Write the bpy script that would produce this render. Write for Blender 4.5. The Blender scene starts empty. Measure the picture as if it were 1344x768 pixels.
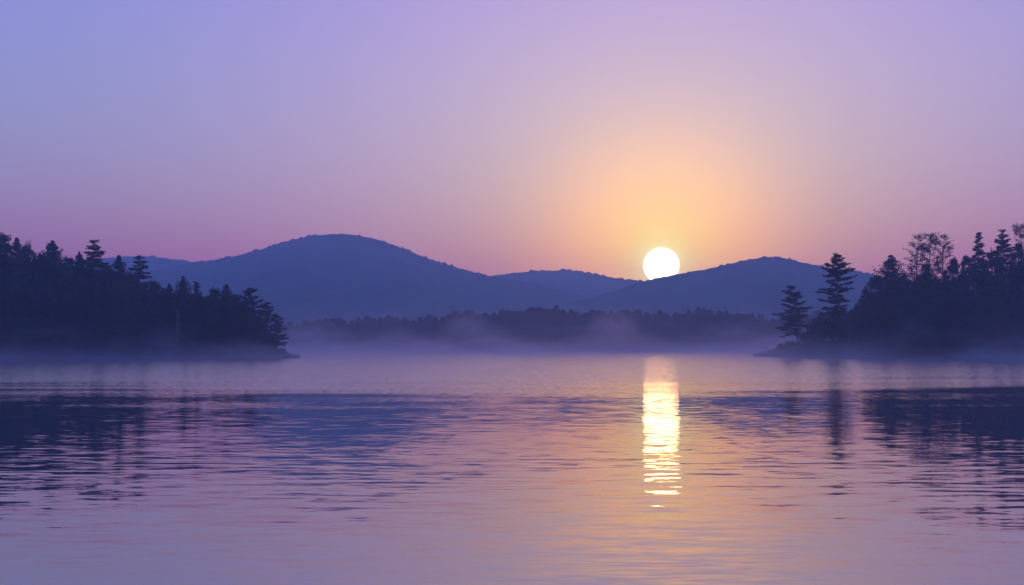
import bpy, math, random
import numpy as np
from mathutils import Vector

# ------------------------------------------------------------------ scene
S = bpy.context.scene
COL = S.collection
F = 1307.0            # focal length in photo pixels (35 mm on a 36 mm sensor)
HOR = 450.0           # horizon row
CAMH = 4.0
R = math.radians

def PX(px, Y): return (px - 672.0) / F * Y
def PZ(py, Y): return CAMH + (HOR - py) / F * Y

def smooth(a, b, x):
    t = np.clip((np.asarray(x, float) - a) / (b - a), 0, 1)
    return t * t * (3 - 2 * t)

# ------------------------------------------------------------------ materials
def newmat(name):
    m = bpy.data.materials.new(name); m.use_nodes = True
    nt = m.node_tree; nt.nodes.clear()
    out = nt.nodes.new('ShaderNodeOutputMaterial')
    return m, nt, out

def noisy(name, c1, c2, scale, rough=0.9, spec=0.1, bump=0.0, detail=5):
    m, nt, out = newmat(name)
    p = nt.nodes.new('ShaderNodeBsdfPrincipled')
    tc = nt.nodes.new('ShaderNodeNewGeometry')
    n = nt.nodes.new('ShaderNodeTexNoise'); n.inputs['Scale'].default_value = scale; n.inputs['Detail'].default_value = detail
    r = nt.nodes.new('ShaderNodeValToRGB')
    r.color_ramp.elements[0].position = .32; r.color_ramp.elements[0].color = (*c1, 1)
    r.color_ramp.elements[1].position = .68; r.color_ramp.elements[1].color = (*c2, 1)
    nt.links.new(tc.outputs['Position'], n.inputs['Vector'])
    nt.links.new(n.outputs['Fac'], r.inputs['Fac'])
    nt.links.new(r.outputs['Color'], p.inputs['Base Color'])
    p.inputs['Roughness'].default_value = rough
    p.inputs['Specular IOR Level'].default_value = spec
    if bump:
        b = nt.nodes.new('ShaderNodeBump'); b.inputs['Strength'].default_value = 1; b.inputs['Distance'].default_value = bump
        nt.links.new(n.outputs['Fac'], b.inputs['Height']); nt.links.new(b.outputs['Normal'], p.inputs['Normal'])
    nt.links.new(p.outputs[0], out.inputs['Surface'])
    return m

M_pine   = noisy('pine_needles', (.020,.040,.026), (.045,.075,.045), .9)
M_leaf   = noisy('broad_leaves', (.030,.050,.025), (.065,.085,.040), .7)
M_dry    = noisy('thin_autumn_leaves', (.055,.042,.040), (.10,.075,.065), .8)
M_bark   = noisy('bark', (.045,.035,.030), (.10,.08,.065), 3, bump=.03)
M_birch  = noisy('birch_bark', (.22,.21,.20), (.45,.43,.40), 2.5)
M_rock   = noisy('rock', (.06,.055,.05), (.16,.15,.14), 1.2, bump=.12)
M_wood   = noisy('weathered_wood', (.07,.055,.045), (.16,.13,.11), 4, bump=.02)
M_ground = noisy('forest_floor', (.035,.035,.022), (.085,.07,.045), .35, bump=.2)
M_hill   = noisy('hill_forest_floor', (.022,.034,.022), (.045,.055,.034), .03)
M_canopy = noisy('hill_canopy', (.022,.038,.024), (.055,.070,.040), .06)
M_under  = noisy('undergrowth', (.05,.045,.03), (.11,.085,.055), .6)

# ------------------------------------------------------------------ mesh helpers
def mk(name, V, Fc, mat, parent=None, smoothf=False):
    me = bpy.data.meshes.new(name)
    V = np.asarray(V, dtype=np.float32)
    if isinstance(Fc, np.ndarray):
        nf, k = Fc.shape
        me.vertices.add(len(V)); me.vertices.foreach_set('co', V.ravel())
        me.loops.add(nf * k); me.loops.foreach_set('vertex_index', Fc.astype(np.int32).ravel())
        me.polygons.add(nf); me.polygons.foreach_set('loop_start', np.arange(0, nf * k, k, dtype=np.int32))
        me.update(calc_edges=True)
    else:
        me.from_pydata([tuple(map(float, v)) for v in V], [], Fc); me.update()
    me.validate()
    me.materials.append(mat)
    if smoothf: me.polygons.foreach_set('use_smooth', [True] * len(me.polygons))
    o = bpy.data.objects.new(name, me); COL.objects.link(o)
    if parent: o.parent = parent
    return o

def tag(o, label=None, cat=None, group=None, kind=None):
    if label: o['label'] = label
    if cat: o['category'] = cat
    if group: o['group'] = group
    if kind: o['kind'] = kind
    return o

class MB:
    """collects quads (tubes, leaf faces, grids)"""
    def __init__(s): s.v = []; s.f = []; s.n = 0
    def add(s, V, Fq):
        V = np.asarray(V, float).reshape(-1, 3); s.v.append(V); s.f.append(np.asarray(Fq, int).reshape(-1, 4) + s.n); s.n += len(V)
    def tube(s, pts, rad, k=6):
        pts = np.asarray(pts, float); m = len(pts); rad = np.broadcast_to(rad, (m,))
        T = np.gradient(pts, axis=0); T /= np.linalg.norm(T, axis=1)[:, None] + 1e-9
        a = np.tile([0, 0, 1.], (m, 1)); a[np.abs(T[:, 2]) > .85] = (1, 0, 0)
        U = np.cross(T, a); U /= np.linalg.norm(U, axis=1)[:, None] + 1e-9
        W = np.cross(T, U)
        th = np.arange(k) * 2 * math.pi / k
        P = pts[:, None] + rad[:, None, None] * (np.cos(th)[None, :, None] * U[:, None] + np.sin(th)[None, :, None] * W[:, None])
        i = np.arange(m - 1)[:, None] * k; j = np.arange(k)[None]; j2 = (j + 1) % k
        Fq = np.stack([i + j, i + j2, i + k + j2, i + k + j], -1).reshape(-1, 4)
        s.add(P, Fq)
    def leaves(s, C, size, rng, flat=0.0):
        """one small quad per centre, random orientation; flat in 0..1 lays them level"""
        n = len(C)
        if n == 0: return
        a = rng.normal(size=(n, 3)); a[:, 2] *= (1 - flat); a /= np.linalg.norm(a, axis=1)[:, None] + 1e-9
        b = rng.normal(size=(n, 3)); b -= (b * a).sum(1)[:, None] * a; 
        if flat: b[:, 2] *= (1 - flat * .6)
        b /= np.linalg.norm(b, axis=1)[:, None] + 1e-9
        sz = size * rng.uniform(.55, 1.35, (n, 1))
        a = a * sz; b = b * sz * rng.uniform(.35, .75, (n, 1))
        P = np.stack([C - a, C + b, C + a, C - b], 1)
        Fq = np.arange(n * 4).reshape(n, 4)
        s.add(P, Fq)
    def build(s, name, mat, parent=None, smoothf=False):
        return mk(name, np.concatenate(s.v), np.concatenate(s.f), mat, parent, smoothf)

def empty(name, loc=(0, 0, 0), rz=0, sc=(1, 1, 1)):
    o = bpy.data.objects.new(name, None); COL.objects.link(o)
    o.location = loc; o.rotation_euler = (0, 0, rz); o.scale = sc
    o.empty_display_size = .5
    return o

def copy_tree(o, parent=None):
    c = o.copy(); COL.objects.link(c)
    if parent: c.parent = parent
    for ch in o.children: copy_tree(ch, c)
    return c

# ------------------------------------------------------------------ tree meshes
def pine_mesh(H, tiers, rng, lean=0.0, leaf=.22, dens=1.0, trunk_r=.28, z0=0.12, sag=0.0):
    """tiers: (height fraction, left reach, right reach) in metres - the flat whorls of an old white pine"""
    T = MB(); C = MB()
    n = 14
    tz = np.linspace(0, 1, n)
    tx = lean * H * (tz ** 1.3) + .12 * np.sin(tz * 9 + rng.uniform(0, 6)) * tz
    ty = .12 * np.sin(tz * 7 + rng.uniform(0, 6)) * tz
    pts = np.stack([tx, ty, tz * H], 1)
    T.tube(pts, trunk_r * (1 - tz * .93), 8)
    def at(fr): return np.array([np.interp(fr, tz, tx), np.interp(fr, tz, ty), fr * H])
    for ti, (fr, L, Rr) in enumerate(tiers):
        nb = rng.integers(6, 9)
        off = rng.uniform(0, 1)
        gap = abs(tiers[ti][0] - tiers[min(ti + 1, len(tiers) - 1)][0]) * H or .8
        for b in range(nb):
            ang = (b + off + rng.uniform(-.35, .35)) * 2 * math.pi / nb
            c = math.cos(ang)
            reach = (Rr if c > 0 else L)
            side = .75 * (L + Rr) / 2
            ln = (abs(c) * reach + (1 - abs(c)) * side) * rng.uniform(.58, 1.1)
            slope = (.40 - .75 * (1 - fr)) + rng.uniform(-.24, .22) - sag      # rising near the top, drooping low down
            p0 = at(max(.03, min(.992, fr - .35 * slope * ln / H + rng.uniform(-.5, .5) * gap / H)))
            m = 7; t = np.linspace(0, 1, m)
            bend = rng.uniform(-.25, .25)
            x = p0[0] + np.cos(ang + bend * t) * ln * t; y = p0[1] + np.sin(ang + bend * t) * ln * t
            z = p0[2] + slope * ln * t * .8 + .16 * ln * (t - .45) ** 2 * np.sign(t - .45)
            bp = np.stack([x, y, z], 1)
            T.tube(bp, .085 * (1 - t * .85) * max(.45, ln / 3.5), 4)
            # tufts carried on side sprays
            nc = int(max(5, ln * 5.5) * dens)
            tt = rng.uniform(.16, 1.0, nc) ** .75
            wid = ln * .30 * (1.12 - tt) + .15
            q = rng.uniform(-1, 1, nc)
            cx = np.interp(tt, t, x) - math.sin(ang) * wid * q
            cy = np.interp(tt, t, y) + math.cos(ang) * wid * q
            thick = min(.5, gap * .38) * (1.15 - .7 * tt)
            cz = np.interp(tt, t, z) + rng.uniform(-.35, .9, nc) * thick
            cc = np.stack([cx, cy, cz], 1)
            k = 15
            tuft = rng.uniform(.15, .30, (nc, 1))
            P = np.repeat(cc, k, 0) + rng.normal(size=(nc * k, 3)) * np.repeat(tuft, k, 0) * (1, 1, .42)
            C.leaves(P, leaf * .85, rng, flat=.5)
    # leader
    tip = at(.99); P = tip + rng.normal(size=(40, 3)) * (.18, .18, .45) - (0, 0, .3)
    C.leaves(P, leaf * .8, rng)
    return T, C

def spruce_mesh(H, Rm, rng, leaf=.26, rag=.5, base=.06, power=.86, n=7500):
    T = MB(); C = MB()
    tz = np.linspace(0, 1, 10)
    T.tube(np.stack([0 * tz, 0 * tz, tz * H * .97], 1), .26 * (1 - tz * .92), 7)
    nt = int(H * 1.3)
    hs = np.linspace(base, .97, nt) + rng.uniform(-.01, .01, nt)
    per = n // (nt * 7)
    for h in hs:
        nb = 7
        off = rng.uniform(0, 6)
        for b in range(nb):
            ang = off + (b + rng.uniform(-.35, .35)) * 2 * math.pi / nb
            up = rng.uniform(-.25, .3) + .40 * h
            ln = Rm * min(1, 1.75 * (1 - h) ** power) * rng.uniform(1 - rag, 1.12) + .1
            t = np.linspace(0, 1, 4)
            p = np.stack([math.cos(ang) * ln * t, math.sin(ang) * ln * t, h * H + up * ln * t], 1)
            T.tube(p, .05 * (1 - .8 * t), 3)
            k = max(8, int(per * (.35 + ln / Rm * 1.3)))
            tt = rng.uniform(.1, 1, k)
            q = rng.normal(size=k) * ln * .15
            P = np.stack([math.cos(ang) * ln * tt - math.sin(ang) * q, math.sin(ang) * ln * tt + math.cos(ang) * q,
                          h * H + up * ln * tt + rng.normal(size=k) * (.12 + .10 * tt * ln)], 1)
            C.leaves(P, leaf, rng, flat=.3)
    C.leaves(np.array([0, 0, H * .96]) + rng.normal(size=(30, 3)) * (.12, .12, .4), leaf * .7, rng)
    return T, C

def branches(T, p, d, ln, r, depth, rng, tips, spread=.55, k=5, up=.12):
    m = 5
    pts = [np.array(p)]; dd = np.array(d, float)
    for i in range(m - 1):
        dd = dd + rng.normal(size=3) * .13 + (0, 0, up * .5); dd /= np.linalg.norm(dd)
        pts.append(pts[-1] + dd * ln / (m - 1))
    pts = np.array(pts)
    T.tube(pts, np.linspace(r, r * .55, m), k)
    if depth == 0:
        tips.append((pts[-1], pts[2])); return
    nb = 3 if depth > 1 else 4
    for b in range(nb):
        f = rng.uniform(.45, 1.0) if b else 1.0
        q = pts[0] + 0; i = f * (m - 1); i0 = int(min(i, m - 2)); q = pts[i0] + (pts[i0 + 1] - pts[i0]) * (i - i0)
        nd = dd + rng.normal(size=3) * spread; nd[2] += up; nd /= np.linalg.norm(nd)
        branches(T, q, nd, ln * rng.uniform(.58, .8), r * .55, depth - 1, rng, tips, spread, max(3, k - 1), up)

def broad_mesh(H, Rm, rng, leaf=.24, n=8000, fill=1.0):
    """limbs that fork towards separate foliage masses with gaps between"""
    T = MB(); C = MB()
    tz = np.linspace(0, 1, 7)
    T.tube(np.stack([.2 * np.sin(tz * 3), .15 * np.sin(tz * 4), tz * H * .72], 1), .30 * (1 - tz * .75), 7)
    lumps = []
    nl = 40
    for i in range(nl):
        u = rng.uniform(.18, 1); ang = rng.uniform(0, 2 * math.pi)
        prof = min(1, 1.35 * (1.03 - u) ** .6) * (.6 + .4 * smooth(.15, .45, u)) * rng.uniform(.75, 1.12)
        rr = Rm * prof * math.sqrt(rng.uniform(.2, 1)) * .88
        lumps.append((rr * math.cos(ang), rr * math.sin(ang), H * (u * .88 + .06), rng.uniform(.45, 1.15) * Rm / 3.6))
    for q in range(5):
        C.leaves(np.array([rng.uniform(-1, 1), rng.uniform(-1, 1), H * .9]) + rng.normal(size=(45, 3)) * (.18, .18, .8), leaf * .8, rng)
    for (x, y, z, r) in lumps:
        b0 = np.array([0, 0, max(H * .2, z - abs(x) * .8 - H * .12)]); b1 = np.array([x, y, z])
        mid = (b0 + b1) / 2 + rng.normal(size=3) * .25
        T.tube(np.array([b0, mid, b1]), [.10, .07, .03], 4)
        k = int(n / nl * (r / (Rm / 4.5)) ** 1.5)
        d = rng.normal(size=(k, 3)); d /= np.linalg.norm(d, axis=1)[:, None]
        rad = r * (rng.uniform(.15, 1.0, (k, 1)) ** .6 + np.abs(rng.normal(size=(k, 1))) * .16)
        C.leaves(np.array([x, y, z]) + d * rad * (1.1, 1.1, .7), leaf, rng)
        # shoots that break the outline
        out = np.array([x, y, 0.]) / (math.hypot(x, y) + .3)
        for q in range(5):
            dd = out * rng.uniform(.2, 1) + rng.normal(size=3) * .5 + (0, 0, .55); dd /= np.linalg.norm(dd)
            ln = r * rng.uniform(1.1, 1.75); tt = rng.uniform(.4, 1, 16)[:, None]
            C.leaves(b1 + dd * ln * tt + rng.normal(size=(16, 3)) * .10 * (1.5 - tt), leaf * .75, rng)
    return T, C

def sparse_mesh(H, rng, stems=3, width=4.0, nleaf=14, leaf=.13):
    """fan of rising limbs with fine twigs and thin tufts; the sky shows through"""
    T = MB(); C = MB()
    n = 12; tz = np.linspace(0, 1, n)
    cx = .25 * np.sin(tz * 4 + rng.uniform(0, 6)) * tz; cy = .25 * np.sin(tz * 5 + rng.uniform(0, 6)) * tz
    T.tube(np.stack([cx, cy, tz * H], 1), .20 * (1 - .93 * tz), 6)
    for i in range(13 * stems):
        f = rng.uniform(.32, .95); ang = rng.uniform(0, 2 * math.pi)
        ln = width * (.25 + 1.15 * (1 - f)) * rng.uniform(.7, 1.1)
        p0 = np.array([np.interp(f, tz, cx), np.interp(f, tz, cy), f * H])
        t = np.linspace(0, 1, 5)[:, None]
        dr = np.array([math.cos(ang), math.sin(ang), 0])
        pts = p0 + dr * ln * .62 * t + np.array([0, 0, 1]) * ln * (.35 * t + .45 * t ** 2) + rng.normal(size=(5, 3)) * .06 * t
        T.tube(pts, (.06 * (1 - .85 * t))[:, 0], 4)
        for q in range(9):
            u = rng.uniform(.3, 1); b0 = p0 + (pts[-1] - p0) * u; b0[2] = np.interp(u, t[:, 0], pts[:, 2])
            d = dr * .4 + rng.normal(size=3) * .45 + (0, 0, .7); d /= np.linalg.norm(d); l2 = rng.uniform(.5, 1.1)
            T.tube([b0, b0 + d * l2 * .5, b0 + d * l2], [.022, .016, .008], 3)
            C.leaves(b0 + d * l2 * rng.uniform(.3, 1.1, (nleaf, 1)) + rng.normal(size=(nleaf, 3)) * .14, leaf, rng)
    return T, C

def fit_height(T, C, H):
    zs = max(v[:, 2].max() for v in C.v); k = H / zs
    for m in (T, C): m.v = [v * np.array([1, 1, k]) for v in m.v]

def make_tree(name, TC, mats, loc=(0, 0, 0)):
    T, C = TC
    r = empty(name, loc)
    T.build('trunk', mats[1], r, True)
    C.build('crown', mats[0], r)
    return r

# ------------------------------------------------------------------ ground
def interp_px(tab, px):
    a = np.array(tab, float); return np.interp(px, a[:, 0], a[:, 1])

def wob(x, s=1.0, ph=0.0):
    return np.sin(x * .21 * s + ph) * .5 + np.sin(x * .083 * s + 1.7 + ph) * .9 + np.sin(x * .47 * s + .4 + ph) * .25

LSH, RSH = 262.0, 279.0
def ground_h(x, y):
    x = np.asarray(x, float); y = np.asarray(y, float)
    yy = np.maximum(y, 60)
    px = x / yy * F + 672
    h = np.full(np.broadcast(x, y).shape, -3.0)
    # left point
    xe = -58 - .22 * np.abs(y - 268)               # east edge of the land
    din = y - (LSH + wob(x) * 1.2 + np.clip((-150 - x) * .12, 0, 60))
    d = np.minimum(np.minimum(din, (xe - x) * .75), (352 - y))
    lo = interp_px([(-4000,2.5),(100,2.2),(300,1.6),(372,1.1),(395,.5)], px)
    hi = interp_px([(-4000,26),(-200,24),(0,20),(80,17),(150,14),(200,10),(260,8),(310,6),(345,3.5),(370,1.8),(395,.6)], px)
    hl = -3 + 3.1 * smooth(-9, 0, d) + lo * smooth(0, 5, d) + np.maximum(hi - lo, 0) * smooth(2, 46, d)
    # right point
    xe = 71 + .22 * np.abs(y - 285)
    din = y - (RSH + wob(x, 1, 2.1) * 1.2 + np.clip((x - 160) * .12, 0, 60))
    d = np.minimum(np.minimum(din, (x - xe) * .8), (372 - y))
    lo = interp_px([(995,.7),(1012,1.2),(1030,2.3),(1046,3.1),(1070,3.3),(1150,3.0),(5000,2.5)], px)
    hi = interp_px([(995,.7),(1030,3.0),(1046,4.2),(1075,6),(1110,8.5),(1150,12),(1200,16),(1270,20),(1344,23),(1500,26),(5000,28)], px)
    hr = -3 + 3.1 * smooth(-9, 0, d) + lo * smooth(0, 4.5, d) + np.maximum(hi - lo, 0) * smooth(2, 46, d)
    # far shore
    d = y - (528 + wob(x, .35, .6) * 4 - smooth(300, 1200, np.abs(x)) * 120)
    hf = -3 + 3.1 * smooth(-12, 0, d) + 1.5 * smooth(0, 10, d) + 9 * smooth(0, 130, d) + wob(x, .1, 1) * 1.2 * smooth(10, 80, d)
    h = np.maximum(np.maximum(hl, hr), hf)
    return h + .25 * np.sin(x * 1.3 + y * .7) * np.sin(y * 1.1 - x * .4) * (h > 0)

def gz(x, y): return float(ground_h(np.array([x]), np.array([y]))[0])

def grid(name, xs, ys, zf, mat):
    X, Y = np.meshgrid(xs, ys)
    Z = zf(X, Y)
    V = np.stack([X, Y, Z], -1).reshape(-1, 3)
    nx, ny = len(xs), len(ys)
    i = np.arange(ny - 1)[:, None] * nx; j = np.arange(nx - 1)[None]
    Fq = np.stack([i + j, i + j + 1, i + nx + j + 1, i + nx + j], -1).reshape(-1, 4)
    return mk(name, V, Fq, mat, None, True)

xs = np.concatenate([np.linspace(-2400, -420, 60)[:-1], np.arange(-420, 421, 2.5), np.linspace(420, 2400, 60)[1:]])
ys = np.concatenate([np.linspace(-250, 240, 30)[:-1], np.arange(240, 390, 1.6), np.linspace(390, 700, 120), np.linspace(700, 2350, 60)[1:]])
tag(grid('ground', xs, ys, ground_h, M_ground), 'wooded banks and bed of the lake', 'ground', kind='structure')

# ------------------------------------------------------------------ water
def water_material():
    m, nt, out = newmat('lake_water')
    N = nt.nodes.new; L = nt.links.new
    def math_(op, a, b=None, c=None, clamp=False):
        n = N('ShaderNodeMath'); n.operation = op; n.use_clamp = clamp
        for i, v in enumerate((a, b, c)):
            if v is None: continue
            if isinstance(v, (int, float)): n.inputs[i].default_value = v
            else: L(v, n.inputs[i])
        return n.outputs[0]
    geo = N('ShaderNodeNewGeometry')
    sep = N('ShaderNodeSeparateXYZ'); L(geo.outputs['Position'], sep.inputs[0])
    def noise(sx, sy, ox=0, detail=2.0, rough=.5, dist=0.0):
        mp = N('ShaderNodeMapping'); mp.inputs['Scale'].default_value = (sx, sy, 1); mp.inputs['Location'].default_value = (ox, ox * .7, 0)
        L(geo.outputs['Position'], mp.inputs[0])
        n = N('ShaderNodeTexNoise'); n.noise_dimensions = '2D'; n.inputs['Scale'].default_value = 1
        n.inputs['Detail'].default_value = detail; n.inputs['Roughness'].default_value = rough; n.inputs['Distortion'].default_value = dist
        L(mp.outputs[0], n.inputs['Vector'])
        return math_('SUBTRACT', n.outputs['Fac'], .5)
    Y = sep.outputs[1]; X = sep.outputs[0]
    edge_n = noise(.035, .12, 31, 4)
    # far wind-ruffled band starts about 85 m out
    ed = math_('ADD', math_('ADD', Y, math_('MULTIPLY', edge_n, 60.0)), math_('MULTIPLY', X, -.10))
    mr = N('ShaderNodeMapRange'); mr.interpolation_type = 'SMOOTHSTEP'
    L(ed, mr.inputs[0]); mr.inputs[1].default_value = 56; mr.inputs[2].default_value = 116
    ruf = mr.outputs[0]
    patch = noise(.02, .06, 7, 3)                   # calm and lively patches
    pm = N('ShaderNodeMapRange'); pm.interpolation_type = 'SMOOTHSTEP'
    L(patch, pm.inputs[0]); pm.inputs[1].default_value = -.16; pm.inputs[2].default_value = .16; pm.inputs[3].default_value = .45; pm.inputs[4].default_value = 1.25
    a = noise(.12, 1.1, 3, 2.5, .55, .25)
    b = noise(.42, 2.6, 11, 2.0, .5, .2)
    c = noise(.035, .22, 19, 1.5)
    near = math_('ADD', math_('ADD', math_('MULTIPLY', a, WAVE_A), math_('MULTIPLY', b, WAVE_B)), math_('MULTIPLY', c, WAVE_C))
    ym = N('ShaderNodeMapRange'); L(Y, ym.inputs[0]); ym.inputs[1].default_value = 30; ym.inputs[2].default_value = 75; ym.inputs[3].default_value = 1.0; ym.inputs[4].default_value = .38
    near = math_('MULTIPLY', math_('MULTIPLY', near, pm.outputs[0]), ym.outputs[0])
    fine = noise(1.3, 7.5, 57, 2, .5, .3)
    fm = N('ShaderNodeMapRange'); L(Y, fm.inputs[0]); fm.inputs[1].default_value = 18; fm.inputs[2].default_value = 45; fm.inputs[3].default_value = .13; fm.inputs[4].default_value = .04
    near = math_('ADD', near, math_('MULTIPLY', fine, fm.outputs[0]))
    near = math_('MULTIPLY', math_('TANH', math_('MULTIPLY', near, 1 / .034)), .034)
    rn = noise(1.6, 9.0, 23, 2, .6)
    far = math_('ADD', math_('MULTIPLY', rn, RUF_A), RUF_BIAS)
    sy = math_('ADD', near, math_('MULTIPLY', far, ruf))
    bm_ = N('ShaderNodeMapRange'); L(Y, bm_.inputs[0]); bm_.inputs[1].default_value = 24; bm_.inputs[2].default_value = 58; bm_.inputs[3].default_value = NEAR_BIAS; bm_.inputs[4].default_value = .004
    sy = math_('ADD', sy, bm_.outputs[0])
    sxn = noise(.5, 1.6, 41, 2)
    sx = math_('MULTIPLY', sxn, .05)
    cmb = N('ShaderNodeCombineXYZ'); L(sx, cmb.inputs[0]); L(math_('MULTIPLY', sy, -1.0), cmb.inputs[1]); cmb.inputs[2].default_value = 1
    nm = N('ShaderNodeVectorMath'); nm.operation = 'NORMALIZE'; L(cmb.outputs[0], nm.inputs[0])
    gl = N('ShaderNodeBsdfGlossy'); gl.inputs['Roughness'].default_value = 0.02
    gl.inputs['Color'].default_value = (1.0, .91, .87, 1)
    L(nm.outputs[0], gl.inputs['Normal'])
    df = N('ShaderNodeBsdfDiffuse'); df.inputs['Color'].default_value = (.05, .045, .05, 1)
    fr = N('ShaderNodeFresnel'); fr.inputs['IOR'].default_value = WATER_IOR; L(nm.outputs[0], fr.inputs['Normal'])
    mix = N('ShaderNodeMixShader'); L(math_('ADD', math_('MULTIPLY', fr.outputs[0], .7), .3), mix.inputs[0]); L(df.outputs[0], mix.inputs[1]); L(gl.outputs[0], mix.inputs[2])
    L(mix.outputs[0], out.inputs['Surface'])
    return m
WAVE_A, WAVE_B, WAVE_C = .032, .125, .02
RUF_A, RUF_BIAS, NEAR_BIAS = .50, .060, -.0045
WATER_IOR = 2.9
M_water = water_material()
V = [(-2400, -250, 0), (2400, -250, 0), (2400, 900, 0), (-2400, 900, 0)]
tag(mk('water', V, [(0, 1, 2, 3)], M_water), 'calm rippled lake mirroring the dawn sky', 'water', kind='structure')

# ------------------------------------------------------------------ hills
ICO_V = None
def ico():
    t = (1 + 5 ** .5) / 2
    v = np.array([(-1,t,0),(1,t,0),(-1,-t,0),(1,-t,0),(0,-1,t),(0,1,t),(0,-1,-t),(0,1,-t),(t,0,-1),(t,0,1),(-t,0,-1),(-t,0,1)], float)
    v /= np.linalg.norm(v[0])
    f = np.array([(0,11,5),(0,5,1),(0,1,7),(0,7,10),(0,10,11),(1,5,9),(5,11,4),(11,10,2),(10,7,6),(7,1,8),(3,9,4),(3,4,2),(3,2,6),(3,6,8),(3,8,9),(4,9,5),(2,4,11),(6,2,10),(8,6,7),(9,8,1)])
    return v, f

def hill(name, label, tab, D, Wf, Wb, seed, forest_label, n_tree=5200):
    rng = np.random.default_rng(seed)
    tab = np.array(tab, float)
    pxs = np.arange(tab[0, 0], tab[-1, 0] + 1, 3.0)
    vs = np.concatenate([-np.linspace(1, .07, 70) , np.linspace(-.066, .02, 34), np.linspace(.03, 1, 14)])
    sm = np.interp(pxs, tab[:, 0], tab[:, 1])
    sm = np.convolve(np.pad(sm, 4, mode='edge'), np.ones(9) / 9, 'valid')
    def surf(px, v):
        Yc = D + np.where(v < 0, v * Wf, v * Wb)
        top = PZ(np.interp(px, pxs, sm), D) - 1.5
        fall = np.where(v < 0, (1 - np.abs(v)) ** 1.25, (1 - np.abs(v)) ** 1.4)
        gul = np.sin(px * .045 + v * 3 + seed) * .5 + np.sin(px * .11 + v * 7 + seed * 2) * .25
        z = -3 + (top + 3) * fall * (1 + .20 * gul * np.sin(np.clip(np.abs(v), 0, 1) * math.pi))
        return PX(px, D) * (1 + .25 * (Yc - D) / D), Yc, z
    P, Vv = np.meshgrid(np.arange(tab[0, 0], tab[-1, 0] + .1, 1.3), vs)
    X, Y, Z = surf(P, Vv)
    # tree crowns that cover the slope: rounded caps on a jittered grid
    cell = 4.6 * D / 1400
    U = X / cell; Wy = Y / cell; iu = np.floor(U).astype(int); iw = np.floor(Wy).astype(int)
    cap = np.zeros_like(X)
    def hsh(a, b, k):
        v = np.sin(a * 127.1 + b * 311.7 + k * 74.7 + seed) * 43758.5453
        return v - np.floor(v)
    for du in (-1, 0, 1):
        for dw in (-1, 0, 1):
            a, b = iu + du, iw + dw
            cx, cy = a + hsh(a, b, 1), b + hsh(a, b, 2)
            rad = .35 + .65 * hsh(a, b, 3)
            d2 = ((U - cx) ** 2 + (Wy - cy) ** 2) / rad ** 2
            cap = np.maximum(cap, (hsh(a, b, 5) > .35) * (.6 + 2.6 * hsh(a, b, 4) ** 3) * np.sqrt(np.clip(1 - d2, 0, 1)) * (Z > 2))
    Z = Z + cap * D / 1400
    nx, ny = P.shape[1], len(vs)
    i = np.arange(ny - 1)[:, None] * nx; j = np.arange(nx - 1)[None]
    Fq = np.stack([i + j, i + j + 1, i + nx + j + 1, i + nx + j], -1).reshape(-1, 4)
    o = mk(name, np.stack([X, Y, Z], -1).reshape(-1, 3), Fq, M_hill, None, True)
    tag(o, label, 'hill', kind='structure')

hill('hill', 'broad blue main hill left of the sun, its rounded summit highest of all', [(-260,430),(-100,415),(0,400),(100,383),(150,370),(190,357),(215,352),(250,345),(280,340),(310,335),(340,327),(370,317),(400,310),(430,306.5),(450,306),(480,309),(510,318),(540,330),(560,338),(600,350),(640,361),(670,366),(700,371),(740,381),(775,391),(800,398),(860,418),(900,440)],
     1400, 560, 420, 3, 'woods covering the broad blue main hill', 6500)
hill('hill', 'purple hill the rising sun sits behind, right of the lake centre', [(640,430),(700,403),(740,397),(774,391),(785,387),(819,377),(848,367.5),(878,361),(908,355),(928,352),(952,346),(980,340),(1009,335.5),(1032,337.5),(1048,342),(1071,347.5),(1100,352),(1126,356),(1147,359),(1200,368),(1260,380),(1344,396),(1500,412),(1700,430)],
     1250, 480, 380, 8, 'woods covering the purple hill below the sun', 6000)
hill('hill', 'low far hill between the main hill and the sun', [(480,420),(540,392),(600,373),(640,363),(665,358),(700,355.5),(749,353.5),(786,360),(811,365),(841,367.5),(870,371),(920,384),(1000,405),(1080,425)],
     1790, 300, 250, 12, 'woods covering the low far hill left of the sun', 2600)
hill('hill', 'faint far ridge showing above the left forest', [(-400,400),(-200,372),(-60,352),(0,345),(60,341),(110,340),(150,337.5),(175,335),(200,335.5),(225,339),(250,343),(300,352),(360,366),(430,390)],
     1740, 320, 260, 15, 'woods covering the faint far ridge above the left forest', 3000)

# ------------------------------------------------------------------ prototypes
rng = np.random.default_rng(7)
protos = {}
def proto(key, name, TC, mats, H):
    fit_height(*TC, H)
    protos[key] = (make_tree(name, TC, mats), H)

def gen_tiers(rng, n=11, R0=3.4, top=.965, bot=.3):
    out = []
    for i in range(n):
        f = top - (top - bot) * (i / (n - 1)) ** .9
        rr = R0 * min(1, .05 + 1.6 * (1 - f) ** .78)
        out.append((f + rng.uniform(-.012, .012), rr * rng.uniform(.5, 1.2), rr * rng.uniform(.5, 1.2)))
    return out
for k in range(3):
    proto('pine%d' % k, 'pine_tree', pine_mesh(20, gen_tiers(rng, 12, 4.6 - .3 * k), rng, lean=.01 * (k - 1), dens=1.1), (M_pine, M_bark), 20)
for k in range(3):
    proto('spruce%d' % k, 'conifer_tree', spruce_mesh(20, 4.3 + .5 * k, rng, rag=.5, n=8500), (M_pine, M_bark), 20)
for k in range(4):
    proto('broad%d' % k, 'leafy_tree', broad_mesh(18, 4.6 + .3 * k, rng), (M_leaf, M_bark), 18)
for k in range(2):
    proto('sparse%d' % k, 'thin_leaved_tree', sparse_mesh(24, rng, 3, 5.2, 7, .15), (M_dry, M_bark), 24)
used = set()
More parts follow.
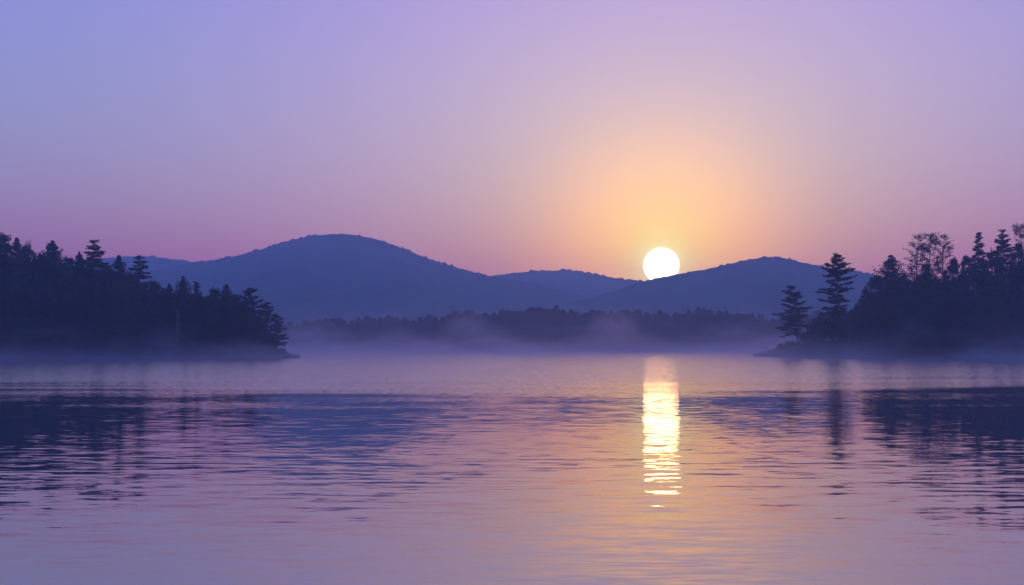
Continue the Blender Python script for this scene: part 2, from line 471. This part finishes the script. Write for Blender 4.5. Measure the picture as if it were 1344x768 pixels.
def place(key, px, py, Y, label, cat, group=None, wide=1.0, rz=None, rnd=random.Random(5)):
    root, H0 = protos[key]
    x = PX(px, Y); g = gz(x, Y) - .25
    H = max(5.0, PZ(py, Y) - g)
    if key in used: root = copy_tree(root)
    used.add(key)
    s = H / H0
    w = (s * .5 + .5 * min(1.25, max(.6, s))) * wide * {'pi': 1.45, 'sp': 1.15, 'br': 1.05}[key[:2]]
    root.location = (x, Y, g); root.rotation_euler = (0, 0, rnd.uniform(0, 6.28) if rz is None else rz)
    root.scale = (w, w, s)
    tag(root, label, cat, group)
    return root

# ---- left forest, skyline trees --------------------------------------
GL = 'trees on the left shore'
sky_left = [
 ('broad0', 3, 303, 306, 'rounded leafy tree cut by the left photo edge, top of the left forest', 'tree', 1.0),
 ('spruce1', 22, 311, 308, 'conifer just right of the edge tree on the left forest skyline', 'tree', .8),
 ('broad2', 37, 312, 304, 'knobbly topped leafy tree, third from the left on the skyline', 'tree', .8),
 ('spruce1', 52, 331, 300, 'short conifer in the dip left of the broad conical one', 'tree', .8),
 ('spruce0', 69, 314, 305, 'broad conical conifer poking above the left forest', 'tree', 1.15),
 ('broad3', 88, 330, 300, 'low leafy tree right beside the broad conical conifer', 'tree', .75),
 ('spruce0', 104, 329, 300, 'conifer with ragged top left of the loose pine', 'tree', .8),
 ('pine0', 122, 314, 303, 'tall loose pine with sky showing through its crown, left forest', 'tree', 1.0),
 ('spruce2', 141, 344, 298, 'small conifer right of the loose tall pine', 'tree', .85),
 ('spruce1', 156, 334, 298, 'bushy conifer standing out in front of the faint ridge', 'tree', .85),
 ('broad2', 170, 350, 296, 'low rounded tree in the gap left of the layered pine', 'tree', .8),
 ('pine1', 182, 334, 294, 'layered pine with shelf branches at the step in the left skyline', 'tree', .85),
 ('broad1', 203, 366, 292, 'leafy tree just below the layered pine at the skyline step', 'tree', .8),
 ('spruce0', 222, 371, 288, 'dark conifer low on the skyline left of the birch', 'tree', .85),
 ('spruce2', 240, 362, 286, 'pointed conifer rising over the middle of the left point', 'tree', .8),
 ('pine2', 259, 369, 284, 'pine next right of the pointed middle conifer', 'tree', .75),
 ('broad3', 280, 370, 283, 'full round tree standing over the right half of the left point', 'tree', .8),
 ('spruce1', 297, 372, 281, 'bushy conifer left of the three end pines', 'tree', .85),
 ('broad0', 309, 383, 279, 'low leafy tree tucked against the first end pine', 'tree', .7),
]
for (k, px, py, Y, lab, cat, w) in sky_left: place(k, px, py, Y, lab, cat, GL, w)

def hero_pine(name, px, py, Y, tiers_px, label, base_px=None, base_py=None, seed=1, group=None, trunk_r=.26, leaf=.2, dens=1.25, sag=0):
    """tiers_px: (row, left column, right column) read off the tree's outline"""
    rg = np.random.default_rng(seed)
    bx = PX(base_px if base_px is not None else px, Y); g = gz(bx, Y) - .3
    ztop = PZ(py, Y); H = ztop - g
    lean = (PX(px, Y) - bx) / H
    tiers = []
    for (ry, lx, rx) in tiers_px:
        z = PZ(ry, Y) - g; fr = z / H
        tx = bx + lean * H * fr ** 1.3
        tiers.append((fr, max(.3, tx - PX(lx, Y)), max(.3, PX(rx, Y) - tx)))
    T, C = pine_mesh(H, tiers, rg, lean=lean, leaf=leaf, dens=dens, trunk_r=trunk_r, sag=sag)
    r = make_tree(name, (T, C), (M_pine, M_bark), (bx, Y, g))
    return tag(r, label, 'pine tree', group)

hero_pine('pine_tree', 327.5, 378, 272, [(381,324,332),(385,319,337),(390,315,341),(396,312,345),(403,310,346),(411,312,346),(420,314,345),(430,314,343),(440,316,341)],
          'tallest of the three layered pines at the tip of the left point', seed=21)
hero_pine('pine_tree', 349, 397, 269, [(400,344,354),(404,341,359),(409,338,359),(416,338,357),(424,337,359),(433,338,357),(442,339,356)],
          'middle one of the three layered pines at the tip of the left point', seed=22)
hero_pine('pine_tree', 362, 413, 266, [(416,358,368),(420,355,373),(425,354,374),(432,351,377),(439,350,380),(446,350,379),(452,352,376)],
          'lowest outermost pine leaning over the tip of the left point', seed=23)
# ---- right shore hero pines ------------------------------------------
hero_pine('pine_tree', 1098.5, 332, 285, [(336,1092,1104),(341,1088,1108),(347,1083,1117),(352,1083,1112),(358,1071,1125),(363,1079,1118),(369,1076,1124),(377,1069,1129),(384,1070,1121),(391,1078,1112),(398,1071,1116),(405,1070,1114),(411,1069,1110)],
          'tall layered pine at the edge of the right forest, sky behind its top', base_px=1100.5, seed=31, trunk_r=.36)
hero_pine('pine_tree', 1037.8, 377, 288, [(380,1032,1044),(386,1027,1052),(391,1026,1054),(397,1023,1057),(402,1022,1057),(408,1021,1064),(415,1014,1065),(421,1020,1060),(427,1022,1063),(433,1022,1047),(438,1021,1040)],
          'lone smaller leaning pine at the end of the right point', base_px=1047, seed=32, trunk_r=.24)

# ---- right forest skyline --------------------------------------------
GR = 'trees on the right shore'
sky_right = [
 ('spruce0', 1136, 374, 298, 'dark conifer directly right of the tall layered pine', 'tree', .8),
 ('broad1', 1150, 358, 302, 'leafy tree at the foot of the feathery round conifer', 'tree', .7),
 ('spruce2', 1169, 334, 308, 'feathery round topped conifer between the tall pine and the thin trees', 'tree', 1.1),
 ('broad2', 1186, 352, 310, 'low leafy tree in the dip left of the thin leaved trees', 'tree', .7),
 ('sparse0', 1204, 307, 314, 'leftmost of the three thin leaved trees on the right skyline', 'tree', 1.55),
 ('sparse1', 1220, 304, 316, 'middle and tallest of the three thin leaved trees on the right', 'tree', 1.55),
 ('sparse0', 1238, 307, 318, 'rightmost of the three thin leaved trees, fanning to the right', 'tree', 1.55),
 ('broad3', 1215, 338, 310, 'dense round tree under the three thin leaved trees', 'tree', .8),
 ('broad0', 1252, 336, 315, 'flat topped leafy tree right of the thin leaved trees', 'tree', .7),
 ('broad1', 1268, 333, 318, 'leafy tree left of the stacked right pine', 'tree', .7),
 ('pine2', 1285, 304, 320, 'narrow stacked pine on the right skyline', 'tree', .75),
 ('broad2', 1302, 322, 318, 'leafy tree in the dip between two skyline pines at the right', 'tree', .7),
 ('pine0', 1317, 300, 322, 'spreading pine near the right photo edge', 'tree', .8),
 ('sparse1', 1341, 292, 326, 'thin topped tree cut by the right photo edge', 'tree', 1.55),
 ('broad3', 1336, 312, 320, 'dense leafy tree below the thin one at the right photo edge', 'tree', .8),
]
for (k, px, py, Y, lab, cat, w) in sky_right: place(k, px, py, Y, lab, cat, GR, w)

# ---- the dark body of both forests, tree by tree ----------------------
rr = random.Random(11)
skl = [(0,312),(40,322),(70,325),(100,336),(125,332),(150,346),(180,350),(205,372),(240,372),(290,378),(320,390),(345,408),(365,425),(380,445)]
skr = [(1075,418),(1100,408),(1130,384),(1150,365),(1190,352),(1240,338),(1290,328),(1344,315)]
def body(tab, px0, px1, shore, side, group):
    kinds = ['broad0', 'broad1', 'broad2', 'broad3', 'spruce0', 'spruce1', 'spruce2', 'broad0', 'spruce1', 'spruce2']
    words = {'b': 'dark leafy tree', 's': 'dark conifer'}
    for row, (back, drop, step) in enumerate([(24, 17, 12), (14, 34, 18), (5.5, 58, 21)]):
        px = px0 + step * .3 * row
        while px < px1:
            top = float(np.interp(px, [a for a, b in tab], [b for a, b in tab]))
            y = min(442, top + drop * rr.uniform(.45, 1.5) * max(.3, (455 - top) / 130))
            Y = shore + back + rr.uniform(-2.5, 2.5)
            k = rr.choice(kinds)
            where = ['just below the skyline', 'half way down', 'low by the waterside mist'][row]
            place(k, px, y, Y, words[k[0]] + ' in the shadowed mass of the %s forest, %s' % (side, where), 'tree',
                  '%ss in the body of the %s forest, %s' % (words[k[0]], side, where), rr.uniform(.8, 1.0))
            px += step * rr.uniform(.8, 1.2)
body(skl, -30, 352, LSH, 'left', GL)
body(skr, 1112, 1378, RSH, 'right', GR)

# ---- birch ------------------------------------------------------------
bt = sparse_mesh(15, rng, 2, 3.0, nleaf=5); fit_height(*bt, 15)
bx, by = PX(233, 263.5), 263.6
b = make_tree('birch_tree', bt, (M_leaf, M_birch), (bx, by, gz(bx, by) - .2))
b.scale = (.5, .5, .9)
tag(b, 'slender pale birch at the front of the left forest', 'birch tree')

# ---- shrubs -------------------------------------------------------------
def shrub_mesh(rng, H=3.0, Rm=2.4):
    T = MB(); C = MB()
    for i in range(9):
        a = rng.uniform(0, 6.28); r = Rm * rng.uniform(.2, .8); h = H * rng.uniform(.5, .9)
        T.tube([(0, 0, 0), (math.cos(a) * r * .4, math.sin(a) * r * .4, h * .55), (math.cos(a) * r, math.sin(a) * r, h)], [.05, .035, .015], 4)
        k = 110; P = np.array([math.cos(a) * r * .85, math.sin(a) * r * .85, h * .8]) + rng.normal(size=(k, 3)) * (.45, .45, .4)
        P[:, 2] = np.abs(P[:, 2]); C.leaves(P, .17, rng)
    return T, C
sh = []
for k in range(3):
    T, C = shrub_mesh(rng)
    r = empty('shrub'); T.build('stem', M_bark, r); C.build('foliage', M_under if k else M_leaf, r); sh.append(r)
shl = [(372,261,1,'small shrub clinging to the rocks at the tip of the left point'),
       (357,262.6,1.1,'shrub under the outermost leaning pine on the left point'),
       (338,263,1.2,'shrub at the foot of the middle end pine on the left point'),
       (318,263.6,1.3,'shrub at the foot of the tallest end pine on the left point'),
       (1024,285.5,.7,'low shrub left of the lone leaning pine on the right point'),
       (1036,286,.8,'shrub between the point rocks and the lone pine trunk'),
       (1058,286,1.4,'rounded shrub directly right of the lone pine trunk'),
       (1068,288,1.7,'bigger shrub between the lone pine and the tall pine'),
       (1080,288,2.0,'bushy shrub just left of the tall pine foot'),
       (1091,287,2.1,'tall shrub at the left side of the tall pine trunk'),
       (1106,288,2.4,'tall shrub hiding the foot of the tall pine'),
       (1120,290,2.5,'tall shrub right of the tall pine foot at the forest edge'),
       (1076,294,2.6,'tall bush behind the others left of the tall pine'),
       (1090,296,3.0,'tallest bush behind the tall pine trunk'),
       (1112,297,3.3,'high bush filling the gap right of the tall pine')]
for i, (px, Y, s, lab) in enumerate(shl):
    o = sh[i % 3] if i < 3 else copy_tree(sh[i % 3])
    x = PX(px, Y); o.location = (x, Y, gz(x, Y) - .1); o.scale = (s * .85, s * .85, s); o.rotation_euler = (0, 0, i * 1.7)
    tag(o, lab, 'shrub', 'shrubs on the two points')

# undergrowth along the banks (uncountable)
def undergrowth(px0, px1, shore, label, seed, ed):
    rg = np.random.default_rng(seed); m = MB(); n = 9000
    Yv = shore + rg.uniform(.5, 16, n); px = rg.uniform(px0, px1, n)
    x = PX(px, Yv); g = ground_h(x, Yv); ok = g > .35
    x, Yv, g = x[ok], Yv[ok], g[ok]
    P = np.stack([x, Yv, g + rg.uniform(0, .9, len(x)) ** 1.5], 1)
    m.leaves(P, .28, rg)
    tag(m.build('undergrowth', M_under), label, 'undergrowth', kind='stuff')
undergrowth(-10, 392, LSH, 'brush and grass along the left bank', 51, 0)
undergrowth(1004, 1354, RSH, 'brush and grass along the right bank', 52, 0)

# ---- rocks --------------------------------------------------------------
def rock_mesh(rg, sx, sy, sz, name='rock'):
    import bmesh
    bm = bmesh.new(); bmesh.ops.create_icosphere(bm, subdivisions=3, radius=1)
    ph = rg.uniform(0, 9, 6)
    for v in bm.verts:
        c = v.co
        k = 1 + .22 * math.sin(c.x * 3.1 + ph[0]) * math.sin(c.y * 2.7 + ph[1]) + .13 * math.sin(c.z * 6 + ph[2] + c.x * 4) + .05 * math.sin(c.x * 13 + ph[3]) * math.sin(c.y * 11 + ph[4])
        q = c * k
        q.z = max(-.35, min(.62 + .08 * math.sin(c.x * 5 + ph[5]), q.z))
        v.co = (q.x * sx, q.y * sy, q.z * sz)
    me = bpy.data.meshes.new(name); bm.to_mesh(me); bm.free(); me.materials.append(M_rock)
    o = bpy.data.objects.new(name, me); COL.objects.link(o); return o
rg = np.random.default_rng(77)
rocks = [(386,259.5,1.6,1.2,.8,'flat rock at the very tip of the left point'),
         (377,259.8,1.9,1.3,1.3,'larger rock just inland of the tip of the left point'),
         (366,259.8,1.5,1.2,.9,'rock under the shrub at the left point waterline'),
         (350,260.3,1.8,1.1,.8,'rock at the waterline below the three end pines'),
         (1006,281.0,1.6,1.3,1.0,'flat rock at the very tip of the right point'),
         (1015,281.2,1.9,1.4,1.5,'second rock from the tip of the right point'),
         (1027,280.6,2.0,1.4,1.9,'high rock at the waterline below the lone pine'),
         (1041,279.4,2.2,1.3,1.5,'rock at the waterline right of the lone pine'),
         (1060,278.6,2.0,1.4,1.2,'rock at the waterline between the two layered pines'),
         (1083,278.2,2.2,1.3,1.1,'rock at the waterline left of the tall pine')]
for (px, Y, a, b_, c, lab) in rocks:
    o = rock_mesh(rg, a, b_, c); o.location = (PX(px, Y), Y, .12); o.rotation_euler = (0, 0, rg.uniform(0, 6))
    tag(o, lab, 'rock', 'rocks along the two points')
m = MB()
t = np.linspace(0, 1, 9)
m.tube(np.stack([PX(1004, 279) - 5.0 * t * 0 - 3.4 * t, 279 + .5 * t, .95 - .75 * t + .12 * np.sin(t * 5)], 1), .17 * (1 - .75 * t), 6)
for (s, dx, dz) in [(.45, -.5, .55), (.7, -.55, -.1), (.3, -.2, .5)]:
    p = np.array([PX(1004, 279) - 3.4 * s, 279 + .5 * s, .95 - .75 * s])
    m.tube([p, p + (dx, .1, dz * .6), p + (dx * 2, .2, dz)], [.06, .04, .015], 4)
tag(m.build('driftwood', M_wood, None, True), 'bleached fallen branch reaching over the water from the right point', 'driftwood')

# ------------------------------------------------------------------ far shore woods (one distant mass)
def far_wood():
    rg = np.random.default_rng(99)
    tops = [(300,430),(360,425),(400,421),(430,418),(445,415),(470,416),(500,414),(540,415),(570,412),(590,410),(605,406),(625,411),(650,408),(680,406),(695,402),(712,400),(735,402),(750,408),(790,408),(815,404),(832,402),(845,411),(870,408),(890,409),(915,403),(930,407),(945,403),(960,408),(980,410),(1000,412),(1030,412),(1080,410),(1200,405)]
    base = []
    for k in range(7):
        if k < 4: T, C = broad_mesh(18, 5.2, rg, leaf=.62, n=1500)
        else: T, C = spruce_mesh(20, 4.6, rg, leaf=.55, rag=.4, n=1500)
        fit_height(T, C, 18)
        base.append((np.concatenate(C.v), np.concatenate(C.f), np.concatenate(T.v), np.concatenate(T.f)))
    CV, CF, n = [], [], 0
    TV, TF, tn = [], [], 0
    for row, (Y0, dz) in enumerate([(570, 0), (552, 1.0), (538, 4.0)]):
        px = 300.
        while px < 1190:
            Y = Y0 + rg.uniform(-6, 6); x = PX(px, Y); g = gz(x, Y) - .3
            top = np.interp(px, [a for a, b in tops], [b for a, b in tops]) + rg.uniform(-3.5, 5.5)
            H = max(5, PZ(top, Y) - g - dz * rg.uniform(.6, 1.6)); s = H / 18
            w = max(.7, s) * rg.uniform(.8, 1.15)
            cv, cf, tv, tf = base[rg.integers(0, 7) if rg.uniform() < .6 else rg.integers(0, 4)]
            a = rg.uniform(0, 6.28); ca, sa = math.cos(a), math.sin(a)
            Rm = np.array([[ca, -sa, 0], [sa, ca, 0], [0, 0, 1]])
            CV.append((cv @ Rm.T) * (w, w, s) + (x, Y, g)); CF.append(cf + n); n += len(cv)
            TV.append((tv @ Rm.T) * (w, w, s) + (x, Y, g)); TF.append(tf + tn); tn += len(tv)
            px += rg.uniform(6.5, 11.5)
    V = np.concatenate(CV + TV); Fq = np.concatenate([np.concatenate(CF), np.concatenate(TF) + n])
    o = mk('far_woodland', V, Fq, M_canopy)
    tag(o, 'belt of dark woods along the far shore under the hills', 'woods', kind='stuff')
far_wood()

# ------------------------------------------------------------------ haze and mist
def volume_mat(name, color, density, g):
    m, nt, out = newmat(name)
    p = nt.nodes.new('ShaderNodeVolumePrincipled')
    p.inputs['Color'].default_value = (*color, 1); p.inputs['Density'].default_value = density; p.inputs['Anisotropy'].default_value = g
    nt.links.new(p.outputs[0], out.inputs['Volume'])
    return m, nt, p
def box(name, a, b, mat):
    x0, y0, z0 = a; x1, y1, z1 = b
    V = [(x0,y0,z0),(x1,y0,z0),(x1,y1,z0),(x0,y1,z0),(x0,y0,z1),(x1,y0,z1),(x1,y1,z1),(x0,y1,z1)]
    return mk(name, V, [(0,3,2,1),(4,5,6,7),(0,1,5,4),(1,2,6,5),(2,3,7,6),(3,0,4,7)], mat)
HAZE_D, HAZE_C, HAZE_G = 5e-4, (.60, .70, 1.0), .66
mh, _, _ = volume_mat('haze_air', HAZE_C, HAZE_D, HAZE_G)
tag(box('haze', (-2500, -300, -5), (2500, 2420, 182), mh), 'thin blue morning haze filling the air', 'haze', kind='stuff')

def mist_mat():
    m, nt, p = volume_mat('lake_mist', (1.0, .82, .94), 0.0, .72)
    N = nt.nodes.new; L = nt.links.new
    def mt(op, a, b=None, clamp=False):
        n = N('ShaderNodeMath'); n.operation = op; n.use_clamp = clamp
        for i, v in enumerate((a, b)):
            if v is None: continue
            if isinstance(v, (int, float)): n.inputs[i].default_value = v
            else: L(v, n.inputs[i])
        return n.outputs[0]
    geo = N('ShaderNodeNewGeometry'); sep = N('ShaderNodeSeparateXYZ'); L(geo.outputs['Position'], sep.inputs[0])
    X, Y, Z = sep.outputs
    mp = N('ShaderNodeMapping'); mp.inputs['Scale'].default_value = (.045, .03, .13); L(geo.outputs['Position'], mp.inputs[0])
    n = N('ShaderNodeTexNoise'); n.inputs['Scale'].default_value = 1; n.inputs['Detail'].default_value = 4; n.inputs['Roughness'].default_value = .6; n.inputs['Distortion'].default_value = .4
    L(mp.outputs[0], n.inputs['Vector'])
    mr = N('ShaderNodeMapRange'); mr.interpolation_type = 'SMOOTHSTEP'; L(n.outputs['Fac'], mr.inputs[0])
    mr.inputs[1].default_value = .42; mr.inputs[2].default_value = .72
    w = mr.outputs[0]
    hh = mt('ADD', mt('MULTIPLY', w, 3.2), .75)          # the layer is thick in some places and thin in others
    low = mt('MULTIPLY', mt('EXPONENT', mt('DIVIDE', mt('MULTIPLY', Z, -1.0), hh)), mt('ADD', mt('MULTIPLY', n.outputs['Fac'], 1.3), -.15))
    low = mt('ADD', low, mt('MULTIPLY', mt('EXPONENT', mt('MULTIPLY', Z, -1 / 11.0)), mt('MULTIPLY', n.outputs['Fac'], .055)))
    lowm = N('ShaderNodeMapRange'); L(Y, lowm.inputs[0]); lowm.inputs[1].default_value = 52; lowm.inputs[2].default_value = 470; lowm.inputs[3].default_value = .0
    low = mt('MULTIPLY', mt('MULTIPLY', low, mt('POWER', lowm.outputs[0], 1.5)), LOW_D)
    tot = low
    L(mt('MAXIMUM', tot, 0.0), p.inputs['Density'])
    m.cycles.volume_step_rate = .42
    return m
LOW_H, LOW_D = 1.7, .064
# each wisp: column, distance, top row, half width in columns, half depth, density
WISPS = [(430, 505, 418, 46, 22, .014), (505, 495, 436, 60, 20, .010), (600, 500, 410, 36, 20, .022), (640, 490, 424, 44, 20, .014), (560, 470, 442, 70, 22, .010), (798, 480, 408, 40, 16, .036), (765, 490, 436, 50, 18, .014),
         (850, 485, 438, 50, 18, .010), (968, 495, 424, 44, 18, .016), (905, 500, 438, 60, 20, .010), (1015, 470, 440, 44, 18, .012),
         (1200, 262, 418, 28, 8, .026), (1165, 258, 442, 40, 8, .020), (1110, 262, 446, 44, 8, .018), (1290, 264, 444, 60, 8, .018), (1245, 255, 452, 60, 8, .018),
         (75, 250, 420, 50, 8, .013), (20, 255, 444, 60, 8, .016), (150, 254, 440, 60, 8, .016), (225, 250, 424, 36, 8, .018), (330, 248, 444, 60, 8, .020), (720, 470, 440, 60, 22, .012)]
tag(box('mist', (-430, 55, .02), (430, 545, 20), mist_mat()), 'low mist lying over the far water', 'mist', kind='stuff')

def wisp_mat(i, dens):
    m, nt, p = volume_mat('mist_wisp', (1.0, .78, .84), 0.0, .74)
    N = nt.nodes.new; L = nt.links.new
    def mt(op, a, b=None, clamp=False):
        n = N('ShaderNodeMath'); n.operation = op; n.use_clamp = clamp
        for i, v in enumerate((a, b)):
            if v is None: continue
            if isinstance(v, (int, float)): n.inputs[i].default_value = v
            else: L(v, n.inputs[i])
        return n.outputs[0]
    tc = N('ShaderNodeTexCoord'); geo = N('ShaderNodeNewGeometry')
    sep = N('ShaderNodeSeparateXYZ'); L(tc.outputs['Object'], sep.inputs[0]); X, Y, Z = sep.outputs
    mp = N('ShaderNodeMapping'); mp.inputs['Scale'].default_value = (.13, .09, .17); mp.inputs['Location'].default_value = (i * 3.7, 0, 0); L(geo.outputs['Position'], mp.inputs[0])
    n = N('ShaderNodeTexNoise'); n.inputs['Scale'].default_value = 1; n.inputs['Detail'].default_value = 4; n.inputs['Roughness'].default_value = .6; n.inputs['Distortion'].default_value = 1.0
    L(mp.outputs[0], n.inputs['Vector'])
    lean = (-.28, .2, .35, -.1)[i % 4]
    dx = mt('MULTIPLY', mt('SUBTRACT', X, mt('MULTIPLY', Z, lean)), mt('ADD', mt('MULTIPLY', Z, 1.0), 1.05))
    r2 = mt('ADD', mt('MULTIPLY', dx, dx), mt('MULTIPLY', Y, Y))
    f = mt('MAXIMUM', mt('SUBTRACT', 1.0, r2), 0.0)
    f = mt('MULTIPLY', mt('POWER', f, 1.5), mt('POWER', mt('MAXIMUM', mt('SUBTRACT', 1.0, Z), 0.0), 1.4))
    q = mt('MAXIMUM', mt('SUBTRACT', mt('MULTIPLY', n.outputs['Fac'], 3.6), 1.25), 0.0)
    L(mt('MULTIPLY', mt('MULTIPLY', f, q), dens), p.inputs['Density'])
    return m
for i, (px, D, top, wd, dd, s) in enumerate(WISPS):
    h = PZ(top, D) * 1.15; w = wd / F * D * 1.7
    o = box('mist', (-1, -1, 0), (1, 1, 1), wisp_mat(i, s * 3.6)); o.location = (PX(px, D), D, .03); o.scale = (w, dd * 1.5, h)
    tag(o, 'wisp of mist rising off the water in front of the dark shore', 'mist', 'mist wisps', 'stuff')

# ------------------------------------------------------------------ sun, sky
SUN_PX, SUN_PY = 868.0, 348.5
sd = Vector(((SUN_PX - 672) / F, 1.0, (HOR - SUN_PY) / F)).normalized()
sun_el = math.asin(sd.z); sun_az = math.atan2(sd.x, sd.y)
ld = bpy.data.lights.new('sun', 'SUN'); ld.energy = .022; ld.angle = R(2.0); ld.color = (1, .48, .16)
lo = bpy.data.objects.new('sun', ld); COL.objects.link(lo)
lo.rotation_euler = (-sd).to_track_quat('-Z', 'Y').to_euler()

W = bpy.data.worlds.new('World'); S.world = W; W.use_nodes = True
nt = W.node_tree; nt.nodes.clear(); N = nt.nodes.new; L = nt.links.new
out = N('ShaderNodeOutputWorld'); bg = N('ShaderNodeBackground'); L(bg.outputs[0], out.inputs[0])
tc = N('ShaderNodeTexCoord')
nrm = N('ShaderNodeVectorMath'); nrm.operation = 'NORMALIZE'; L(tc.outputs['Generated'], nrm.inputs[0])
sep = N('ShaderNodeSeparateXYZ'); L(nrm.outputs[0], sep.inputs[0])
dot = N('ShaderNodeVectorMath'); dot.operation = 'DOT_PRODUCT'; L(nrm.outputs[0], dot.inputs[0]); dot.inputs[1].default_value = sd
def mt(op, a, b=None, clamp=False):
    n = N('ShaderNodeMath'); n.operation = op; n.use_clamp = clamp
    for i, v in enumerate((a, b)):
        if v is None: continue
        if isinstance(v, (int, float)): n.inputs[i].default_value = v
        else: L(v, n.inputs[i])
    return n.outputs[0]
ang = mt('MULTIPLY', mt('ARCCOSINE', mt('MINIMUM', dot.outputs['Value'], .9999999)), 180 / math.pi)   # degrees from the sun
el = mt('MULTIPLY', mt('ARCSINE', sep.outputs[2]), 180 / math.pi)
def ramp(fac, stops, maxv):
    r = N('ShaderNodeValToRGB'); L(mt('MULTIPLY', fac, 1 / maxv), r.inputs[0])
    r.color_ramp.interpolation = 'B_SPLINE'
    e = r.color_ramp.elements
    for i, (p, c) in enumerate(stops):
        q = e[i] if i < 2 else e.new(p / maxv)
        q.position = p / maxv; q.color = (*c, 1)
    return r.outputs[0]
def mixc(f, a, b, mode='MIX'):
    m = N('ShaderNodeMix'); m.data_type = 'RGBA'; m.blend_type = mode; m.clamp_factor = True
    if isinstance(f, (int, float)): m.inputs[0].default_value = f
    else: L(f, m.inputs[0])
    for i, v in ((6, a), (7, b)):
        if isinstance(v, tuple): m.inputs[i].default_value = (*v, 1)
        else: L(v, m.inputs[i])
    return m.outputs[2]
# smooth terms: (function of elevation or of the angle from the sun, RGB weight)
TERMS = [('c', 0, (0.1936, 0.094, 0.7885)), ('e', 5, (0.4621, -1.3539, -0.9038)), ('e', 15, (0.1781, 0.8117, -0.3398)), ('x', 3, (-1.8602, 0.7867, -0.0713)), ('g', 6, (1.95, 0.252, -0.074)), ('g', 12, (0.2569, 0.2198, -0.1862)), ('g', 24, (0.4804, 0.1748, 0.0617))]
ZENITH, BACK = (.26, .68, 2.55), (.03, .06, .20)
sky = None
for (k, q, w) in TERMS:
    if k == 'c': f = None
    elif k == 'e': f = mt('EXPONENT', mt('MULTIPLY', mt('MAXIMUM', el, 0.0), -1 / q))
    elif k == 'x': f = mt('EXPONENT', mt('MULTIPLY', ang, -1 / q))
    else:
        u = mt('MULTIPLY', ang, 1 / q); f = mt('EXPONENT', mt('MULTIPLY', mt('MULTIPLY', u, u), -1.0))
    v = N('ShaderNodeVectorMath'); v.operation = 'SCALE'; v.inputs[0].default_value = w
    if f is None: v.inputs['Scale'].default_value = 1
    else: L(f, v.inputs['Scale'])
    if sky is None: sky = v.outputs[0]
    else:
        ad = N('ShaderNodeVectorMath'); ad.operation = 'ADD'; L(sky, ad.inputs[0]); L(v.outputs[0], ad.inputs[1]); sky = ad.outputs[0]
mx = N('ShaderNodeVectorMath'); mx.operation = 'MAXIMUM'; L(sky, mx.inputs[0]); mx.inputs[1].default_value = (.01, .01, .01); sky = mx.outputs[0]
zf = N('ShaderNodeMapRange'); zf.interpolation_type = 'SMOOTHSTEP'; L(el, zf.inputs[0]); zf.inputs[1].default_value = 19.5; zf.inputs[2].default_value = 50
sky = mixc(zf.outputs[0], sky, ZENITH)
far_f = N('ShaderNodeMapRange'); far_f.interpolation_type = 'SMOOTHSTEP'; L(ang, far_f.inputs[0]); far_f.inputs[1].default_value = 95; far_f.inputs[2].default_value = 140
sky = mixc(far_f.outputs[0], sky, BACK)
disc = N('ShaderNodeMapRange'); L(ang, disc.inputs[0]); disc.inputs[1].default_value = 1.06; disc.inputs[2].default_value = .95; disc.interpolation_type = 'SMOOTHSTEP'
SUN_RAD = (6.0, 5.0, 3.2)
au = mt('EXPONENT', mt('MULTIPLY', mt('MAXIMUM', mt('SUBTRACT', ang, 1.0), 0.0), -2.0))
v = N('ShaderNodeVectorMath'); v.operation = 'SCALE'; v.inputs[0].default_value = (.55, .45, .40); L(au, v.inputs['Scale'])
ad = N('ShaderNodeVectorMath'); ad.operation = 'ADD'; L(sky, ad.inputs[0]); L(v.outputs[0], ad.inputs[1]); sky = ad.outputs[0]
sky = mixc(disc.outputs[0], sky, SUN_RAD)
L(sky, bg.inputs[0]); bg.inputs[1].default_value = 1.0
W.cycles.sampling_method = 'MANUAL'; W.cycles.sample_map_resolution = 2048

# ------------------------------------------------------------------ camera, render settings
cd = bpy.data.cameras.new('camera'); cam = bpy.data.objects.new('camera', cd); COL.objects.link(cam)
cd.sensor_width = 36; cd.lens = F / 1344 * 36; cd.shift_y = (HOR - 384) / 1344
cd.clip_start = .1; cd.clip_end = 20000
cam.location = (0, 0, CAMH); cam.rotation_euler = (math.pi / 2, 0, 0)
S.camera = cam
S.view_settings.view_transform = 'Standard'; S.view_settings.look = 'None'
S.view_settings.exposure = 0; S.view_settings.gamma = 1
c = S.cycles
c.use_denoising = True
c.max_bounces = 4; c.diffuse_bounces = 1; c.glossy_bounces = 2; c.transparent_max_bounces = 4; c.volume_bounces = 0
c.volume_max_steps = 64
c.caustics_reflective = False; c.caustics_refractive = False
c.sample_clamp_indirect = 6
